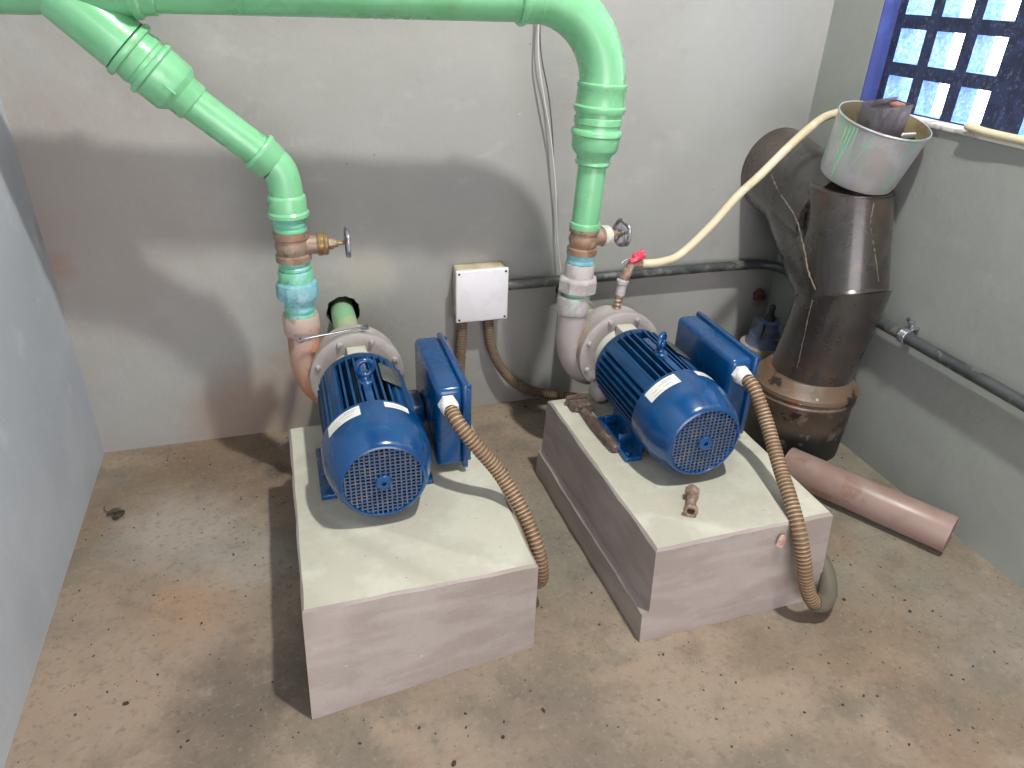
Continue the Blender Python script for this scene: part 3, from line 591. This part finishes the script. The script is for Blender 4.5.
# ------------------------------------------------------------------ priming tap and hose on the right pump
cx, cy = 1.483, -.372; zt = B2+HA+.115
t = thing('priming_tap', 'small pinkish grey tap with a red handle on top of the right pump casing', 'tap', (cx, cy, zt)); 
def L_(p): return Vector(p)
bm = new(); ribbed(bm, (0, 0, 0), (.08, 0, 1), -.004, .044, .0125, 4, .003, 20); obj('threaded_nipple', bm, m_nip, t)
bm = new(); lathe(bm, [(.01, .042), (.014, .042), (.0145, .075), (.0175, .077), (.0175, .086), (.014, .088), (.01, .09)], (0, 0, 0), (.1, 0, 1), 20); obj('coupling', bm, m_greyfit, t)
td = Vector((.5, 0, 1)).normalized(); tb0 = Vector((.009, 0, .086))
bm = new(); lathe(bm, [(.01, 0), (.0135, .004), (.0145, .03), (.012, .05), (.0115, .062), (0, .064)], tb0, td, 20)
ho = tb0+td*.048; hdv = Vector((1, 0, .0)); tube(bm, [ho, ho+hdv*.02, ho+hdv*.05], [.011, .0105, .0095], 16); obj('tap_body', bm, m_nip, t)
bm = new(); hc = tb0+td*.072
tube(bm, [hc+Vector((-.02, -.006, -.01)), hc+Vector((-.008, -.008, -.004)), hc+Vector((.006, -.008, .004)), hc+Vector((.02, -.008, .008))], [.007, .0115, .0125, .009], 12)
for k in (-1, 0, 1): bmesh.ops.create_icosphere(bm, subdivisions=2, radius=.0095, matrix=Matrix.Translation(hc+Vector((.009*k+.002, -.008, .009+.004*k))))
obj('tap_handle', bm, m_red, t)
bm = new(); tube(bm, [hc+Vector((-.012, 0, -.004)), hc+Vector((-.03, .002, -.006)), hc+Vector((-.042, .002, -.016))], .0028, 8); obj('tap_lever', bm, m_steel, t)
h0 = Vector((cx, cy, zt))+ho+hdv*.03
bm = new(); tube(bm, spline([h0, h0+Vector((.06, -.002, .002)), (1.675, -.352, .637), (1.76, -.35, .715), (1.826, -.35, .793), (1.89, -.35, .852), (1.965, -.34, .918), (2.03, -.325, .963), (2.1, -.305, .995), (2.2, -.29, 1.01), (W+.03, -.29, 1.018)], 10), .0117, 18)
tag(obj('priming_hose', bm, m_hose), 'cream hose rising from the red tap, behind the metal pot to the window', 'hose')
bm = new(); P = spline([(W-.02, -.62, 1.021), (W-.018, -.68, 1.016), (W-.012, -.78, 1.0145), (W-.01, -.95, 1.0145)], 10); tube(bm, P, [.008]+[.0098]*(len(P)-1), 16); tag(obj('hose_offcut', bm, m_hose), 'cream hose end lying along the window sill', 'hose')

# ------------------------------------------------------------------ big iron pipe
t = thing('iron_pipe', 'large black bitumen coated iron pipe from the back corner down to the floor', 'pipe', (2.125, -.455, 0)); base = Vector((2.125, -.455, 0)); iv = Matrix.Translation(-base)
def ip(n, bm, m, par=None, label=None, sharp=38):
    x = obj(n, bm, m, label=label, sharp=sharp); x.parent = par or t; x.matrix_parent_inverse = iv; return x
kx = Vector((2.162, -.475, .525)); lo_ = Vector((2.135, -.452, .2)); tp = Vector((2.165, -.395, .815))
def cutcyl(bm, a, b, ra, rb, na=None, nb=None, segs=56, cap=(True, True)):
    """cylinder from a to b whose ends are cut by planes with normals na / nb"""
    a, b = Vector(a), Vector(b); d = (b-a).normalized(); u, v, w = basis(d); A = []; Bv = []
    for i in range(segs):
        t_ = 2*PI*i/segs; e = u*math.cos(t_)+v*math.sin(t_); pa = a+e*ra; pb = b+e*rb; g = (pb-pa)
        if na is not None: n = Vector(na); pa = pa+g*((a-pa).dot(n)/g.dot(n))
        if nb is not None: n = Vector(nb); pb = pb+g*((b-pb).dot(n)/g.dot(n))
        A.append(bm.verts.new(pa)); Bv.append(bm.verts.new(pb))
    for i in range(segs): j = (i+1) % segs; bm.faces.new((A[i], A[j], Bv[j], Bv[i]))
    if cap[0]: bm.faces.new(list(reversed(A)))
    if cap[1]: bm.faces.new(Bv)
    return A, Bv
bm = new(); n1 = Vector((0, .36, .93))
cutcyl(bm, lo_, kx, .12, .122, None, n1); ip('lower_pipe', bm, m_iron)
bm = new(); cutcyl(bm, kx, tp, .1225, .114, n1, (0, 0, 1)); ip('mitre_segment', bm, m_iron)
wl = Vector((2.207, .06, .785)); we = Vector((2.165, -.37, .72))
bm = new(); cutcyl(bm, wl, we, .135, .125); ip('wall_pipe', bm, m_iron)
bm = new(); cutcyl(bm, (2.188, -.17, .75), kx+Vector((0, .012, .0)), .128, .121, None, n1); ip('inclined_segment', bm, m_iron)
bm = new(); lathe(bm, [(0, .817), (.104, .817), (.108, .821), (.1135, .82), (.116, .814), (.1145, .807), (.108, .805)], (tp.x, tp.y, 0), (0, 0, 1), 48); ip('top_plate', bm, m_iron)
for sm, th in (([(2.066, -.16, .8), (2.054, -.223, .77), (2.046, -.293, .743), (2.042, -.348, .717), (2.046, -.405, .647), (2.037, -.453, .598), (2.039, -.5, .556)], .0022),
        ([(2.146, -.516, .804), (2.14, -.53, .748), (2.156, -.553, .684), (2.176, -.579, .6)], .0018), ([(2.036, -.501, .524), (2.034, -.507, .416), (2.033, -.513, .309)], .0012), ([(2.17, -.597, .553), (2.183, -.587, .454), (2.192, -.57, .33)], .0012)):
    bm = new(); P_ = spline(sm, 10); tube(bm, [p+Vector((random.uniform(-.001, .001), random.uniform(-.001, .001), 0)) for p in P_], [th*random.uniform(.5, 1.6) for _ in P_], 8); ip('weld_bead', bm, m_weld)
bm = new(); lathe(bm, [(.11, .266), (.124, .266), (.132, .258), (.148, .236), (.158, .228), (.16, .216), (.154, .21), (.154, .204), (.16, .199), (.159, .188), (.154, .18), (.153, .12), (.15, .06), (.149, 0), (0, 0)], (2.13, -.452, 0), (0, 0, 1), 56, jag=.004); ip('pipe_socket', bm, m_ironr, label='rusty iron socket')

# ------------------------------------------------------------------ aluminium pot on the pipe and its contents
pc = Vector((2.148, -.422, .846)); ptilt = rotm(.03, .1, 0).to_4x4()
t = thing('aluminium_pot', 'dented aluminium pot with green drips standing on top of the iron pipe', 'pot', pc); t.rotation_euler = (.25, .05, 0)
PR = [(.0, .0), (.09, 0), (.099, .005), (.104, .02), (.109, .06), (.113, .1), (.118, .15), (.1195, .163)]
bm = new(); lathe(bm, PR+[(.122, .165), (.123, .1685), (.1215, .172), (.119, .171)], (0, 0, 0), (0, 0, 1), 64)
for v in bm.verts:
    a = math.atan2(v.co.y, v.co.x); g = math.exp(-((a+2.1)/.22)**2-((v.co.z-.022)/.022)**2); v.co.x *= 1-.05*g; v.co.y *= 1-.05*g
obj('pot_body', bm, m_alu, t)
bm = new(); lathe(bm, [(.119, .171), (.117, .163), (.1155, .15), (.1105, .1), (.1055, .06), (.0985, .02), (.09, .006), (0, .005)], (0, 0, 0), (0, 0, 1), 64); obj('pot_lining', bm, m_aluin, t)
bm = new()
def pr_at(z):
    for (ra, a), (rb, b) in zip(PR, PR[1:]):
        if a <= z <= b and b > a: return ra+(rb-ra)*(z-a)/(b-a)
    return .13
for a0, a1, z1, z2, wd in ((-2.98, -2.98, .16, .02, .0026), (-2.88, -2.95, .162, .05, .003), (-2.4, -2.68, .162, .03, .0016), (-2.8, -2.78, .162, .08, .0022), (-3.1, -3.05, .15, .06, .002)):
    P = []
    for i in range(13): k = i/12; z = z1+(z2-z1)*k; a = a0+(a1-a0)*k; r = pr_at(z)-.0002; P.append(Vector((math.cos(a)*r, math.sin(a)*r, z)))
    bm = new(); tube(bm, P, [wd*(1-.5*i/12) for i in range(13)], 6); obj('paint_drip', bm, m_drip, t)
t = thing('metal_casing', 'grey open topped metal casing leaning inside the aluminium pot', 'casing', (2.155, -.443, .861)); t.rotation_euler = (.12, -.06, .2)
bm = new()
w_, d_, h_ = .135, .05, .19
for c, s in (((0, -d_/2, h_/2), (w_, .003, h_)), ((0, d_/2, h_/2+.004), (w_, .003, h_+.008)), ((-w_/2, 0, h_/2), (.003, d_, h_)), ((w_/2, 0, h_/2), (.003, d_, h_)), ((0, 0, .002), (w_, d_, .003)), ((0, .004, h_-.012), (w_, d_-.01, .003))): box(bm, c, s, .0008)
obj('casing_shell', bm, m_scrap, t)
bm = new(); box(bm, (w_/2-.022, .003, h_-.006), (.03, .03, .012), .004); obj('copper_tab', bm, m_copper, t)
t = thing('louvred_strip', 'small black and white louvred strip beside the casing in the pot', 'strip', (2.2, -.515, .944)); t.rotation_euler = (.25, .05, .35)
for k in range(4): bm = new(); box(bm, (0, .004*k, .012*k), (.07, .006, .007), .001); obj('louvre', bm, m_stick if k % 2 else m_dark, t)

# ------------------------------------------------------------------ dark valve behind the iron pipe
t = thing('flanged_valve', 'dark blue flanged valve half hidden behind the iron pipe', 'valve', (2.19, -.15, -.012))
bm = new(); lathe(bm, [(0, 0), (.075, 0), (.075, .012), (.05, .02), (.055, .06), (.072, .1), (.075, .16), (.07, .18), (0, .18)], (0, 0, 0), (0, 0, 1), 32); lathe(bm, [(.07, .06), (.078, .062), (.078, .07), (.07, .072)], (0, 0, 0), (0, 0, 1), 32); lathe(bm, [(.07, .11), (.082, .112), (.082, .12), (.07, .122)], (0, 0, 0), (0, 0, 1), 32); obj('valve_body', bm, m_dvalve, t)
bm = new(); lathe(bm, [(0, .178), (.082, .178), (.085, .182), (.085, .194), (.08, .198), (.085, .2), (.085, .212), (.08, .216), (0, .216)], (0, 0, 0), (0, 0, 1), 24); obj('valve_flange', bm, m_dust, t)
bm = new(); lathe(bm, [(.07, .214), (.066, .225), (.06, .235), (.06, .25), (.05, .254), (.048, .272), (.042, .277), (.036, .3), (.028, .304), (0, .305)], (0, 0, 0), (0, 0, 1), 24)
for i in range(4): a = 2*PI*i/4+.5; box(bm, (math.cos(a)*.045, math.sin(a)*.045, .265), (.03, .012, .07), .004, rotm(0, .35, 0).to_3x3() if 0 else rotm(0, 0, a))
obj('valve_bonnet', bm, m_dvalve, t)
bm = new(); lathe(bm, [(0, .3), (.018, .3), (.02, .312), (.015, .322), (.01, .324), (.0095, .345), (.012, .35), (.008, .36), (0, .362)], (0, 0, 0), (0, 0, 1), 14); obj('valve_spindle', bm, m_screw, t)
bm = new(); lathe(bm, [(.0, .03), (.014, .028), (.017, .02), (.012, .012), (.022, .004), (.024, -.002), (0, -.002)], (2.235, 0, .325), (0, -1, 0), 16, jag=.12); tag(obj('rusted_stub', bm, mat('flaking_rust', (110, 70, 54), .9, layers=[('n', (74, 44, 36), 60, .45, .6, .8)], bump=[(120, .6, .004)])), 'rusty bolt stub in the back wall beside the iron pipe', 'stub')

# ------------------------------------------------------------------ loose things on floor and plinth
bm = new(); a = Vector((1.975, -.636, .053)); b = Vector((2.206, -1.03, .053)); d = (b-a).normalized(); Lp = (b-a).length
lathe(bm, [(.046, 0), (.0515, 0), (.0525, .002), (.0525, Lp-.002), (.0515, Lp), (.046, Lp), (.046, .003)], a, d, 44, True); lathe(bm, [(0, .01), (.0465, .01)], a, d, 30); lathe(bm, [(0, Lp-.012), (.0465, Lp-.012)], a, d, 30)
tag(obj('plastic_pipe', bm, m_pink), 'short brown plastic pipe lying on the floor beside the right plinth', 'pipe')
# pipe wrench
t = thing('pipe_wrench', 'rusty pipe wrench lying on the right plinth beside the motor foot', 'wrench', (1.338, -.53, B2)); t.rotation_euler = (0, 0, math.radians(-91))
bm = new(); P = spline([(-.01, 0, .012), (.05, .002, .012), (.11, .006, .011), (.165, .01, .011), (.2, .012, .011)], 6)
tube(bm, P, [.0105, .0105]+[.0105+.0035*math.sin(PI*i/(len(P)-3)) for i in range(len(P)-3)]+[.008], 12, sx=1.15); obj('handle', bm, m_tool, t)
bm = new(); box(bm, (.1, .0055, .0225), (.11, .008, .003), .001, rotm(0, 0, .06)); obj('handle_web', bm, m_dust, t)
bm = new(); box(bm, (-.02, .0, .014), (.035, .03, .026), .005); prism(bm, [(-.04, -.03), (-.012, -.03), (-.006, -.014), (-.006, .02), (-.02, .026), (-.04, .02)], (0, 0, .002), (1, 0, 0), (0, 1, 0), (0, 0, .022)); obj('housing', bm, m_tool, t)
bm = new(); prism(bm, [(-.05, -.036), (-.064, -.03), (-.07, -.012), (-.07, .012), (-.064, .026), (-.05, .03), (-.046, .012), (-.046, -.03)], (0, 0, .003), (1, 0, 0), (0, 1, 0), (0, 0, .02)); box(bm, (-.04, .016, .013), (.06, .012, .014), .002); obj('hook_jaw', bm, m_tool, t)
bm = new(); lathe(bm, [(.0, -.009), (.013, -.009), (.0145, -.007), (.0145, .007), (.013, .009), (0, .009)], (-.006, .014, .016), (1, 0, 0), 18); obj('adjusting_nut', bm, m_tool, t)
# nipple
t = thing('brass_nipple', 'short corroded brass nipple lying on top of the right plinth', 'pipe fitting', (1.424, -.972, B2)); dn_ = Vector((-.52, -.85, 0)).normalized()
bm = new(); lathe(bm, [(.009, -.03), (.0105, -.03), (.0105, -.012), (.011, 0), (.0115, .022), (.0165, .03), (.0165, .036), (.0145, .038), (.009, .038), (.008, .02), (0, .02)], (0, 0, .0165), dn_, 24); obj('nipple_body', bm, m_nip, t)
bm = new(); hexnut(bm, Vector((0, 0, .0165))-dn_*.04, dn_, .0185, .018, rot=PI/6); lathe(bm, [(.0, -.05), (.012, -.05), (.0135, -.046), (.0135, -.04)], (0, 0, .0165), dn_, 16); obj('nipple_nut', bm, m_nip, t)
# dry leaf clump
t = thing('dry_leaf_clump', 'small dry leaf clump on the floor near the left wall', 'leaf', (.08, -.325, 0))
for k, (x, y, s, a) in enumerate(((0, 0, .022, .3), (.016, -.012, .018, 1.4), (.004, -.02, .016, 2.4))):
    bm = new(); nl = 8; rows_ = []
    for i in range(nl+1):
        q_ = i/nl; wv = s*.42*math.sin(PI*min(max(q_, .02), .98)); rows_.append([bm.verts.new((x+math.cos(a)*(q_-.5)*2*s-math.sin(a)*wv*sd, y+math.sin(a)*(q_-.5)*2*s+math.cos(a)*wv*sd, .004+.008*abs(sd)+.006*math.sin(4*q_+k))) for sd in (-1, 0, 1)])
    for r_, r__ in zip(rows_, rows_[1:]):
        for i in range(2): bm.faces.new((r_[i], r_[i+1], r__[i+1], r__[i]))
    lf = obj('leaf', bm, m_leaf, t); md = lf.modifiers.new('s', 'SOLIDIFY'); md.thickness = .001
bm = new(); tube(bm, spline([(0, 0, .006), (-.03, .02, .005), (-.035, .045, .003)], 6), .0012, 6); obj('twig', bm, m_leaf, t)
# grit
bm = new(); nG = 0
while nG < 620:
    x, y = random.uniform(.02, W-.02), random.uniform(-1.85, -.02)
    if .53 < x < 1.06 and -1.12 < y < -.38: continue
    if 1.24 < x < 1.77 and -1.12 < y < -.41: continue
    if math.hypot(x-2.115, y+.452) < .17: continue
    k = random.choice((.0011, .0014, .0018, .0024, .004 if random.random() < .2 else .002))
    mt_ = Matrix.Translation((x, y, k*.5)) @ Matrix.Rotation(random.uniform(0, 6), 4, 'Z') @ Matrix.Diagonal((k*random.uniform(1, 2), k*random.uniform(.8, 1.3), k*.7, 1))
    bmesh.ops.create_icosphere(bm, subdivisions=1, radius=1, matrix=mt_); nG += 1
g_ = obj('floor_grit', bm, m_grit); g_['kind'] = 'stuff'; g_['label'] = 'dark grit scattered over the concrete floor'; g_['category'] = 'grit'
# hanging wires
for nm_, dx, m_, r_ in (('white', 0, m_wire, .0025), ('grey', .007, m_wired, .002)):
    bm = new(); tube(bm, spline([(1.335, -.03, 1.36), (1.328+dx, -.03, 1.26), (1.326+dx*.6, -.03, 1.193), (1.329+dx*1.4, -.032, 1.115), (1.35+dx*2.2, -.03, 1.02), (1.378+dx, -.028, .91), (1.4, -.026+dx*.3, .79), (1.414+dx*.4, -.024, .69), (1.425, -.024, .58), (1.442, -.028, .478)], 10), r_, 10)
    tag(obj('hanging_wire', bm, m_), f'thin {nm_} wire hanging down the back wall behind the green bend', 'wire')
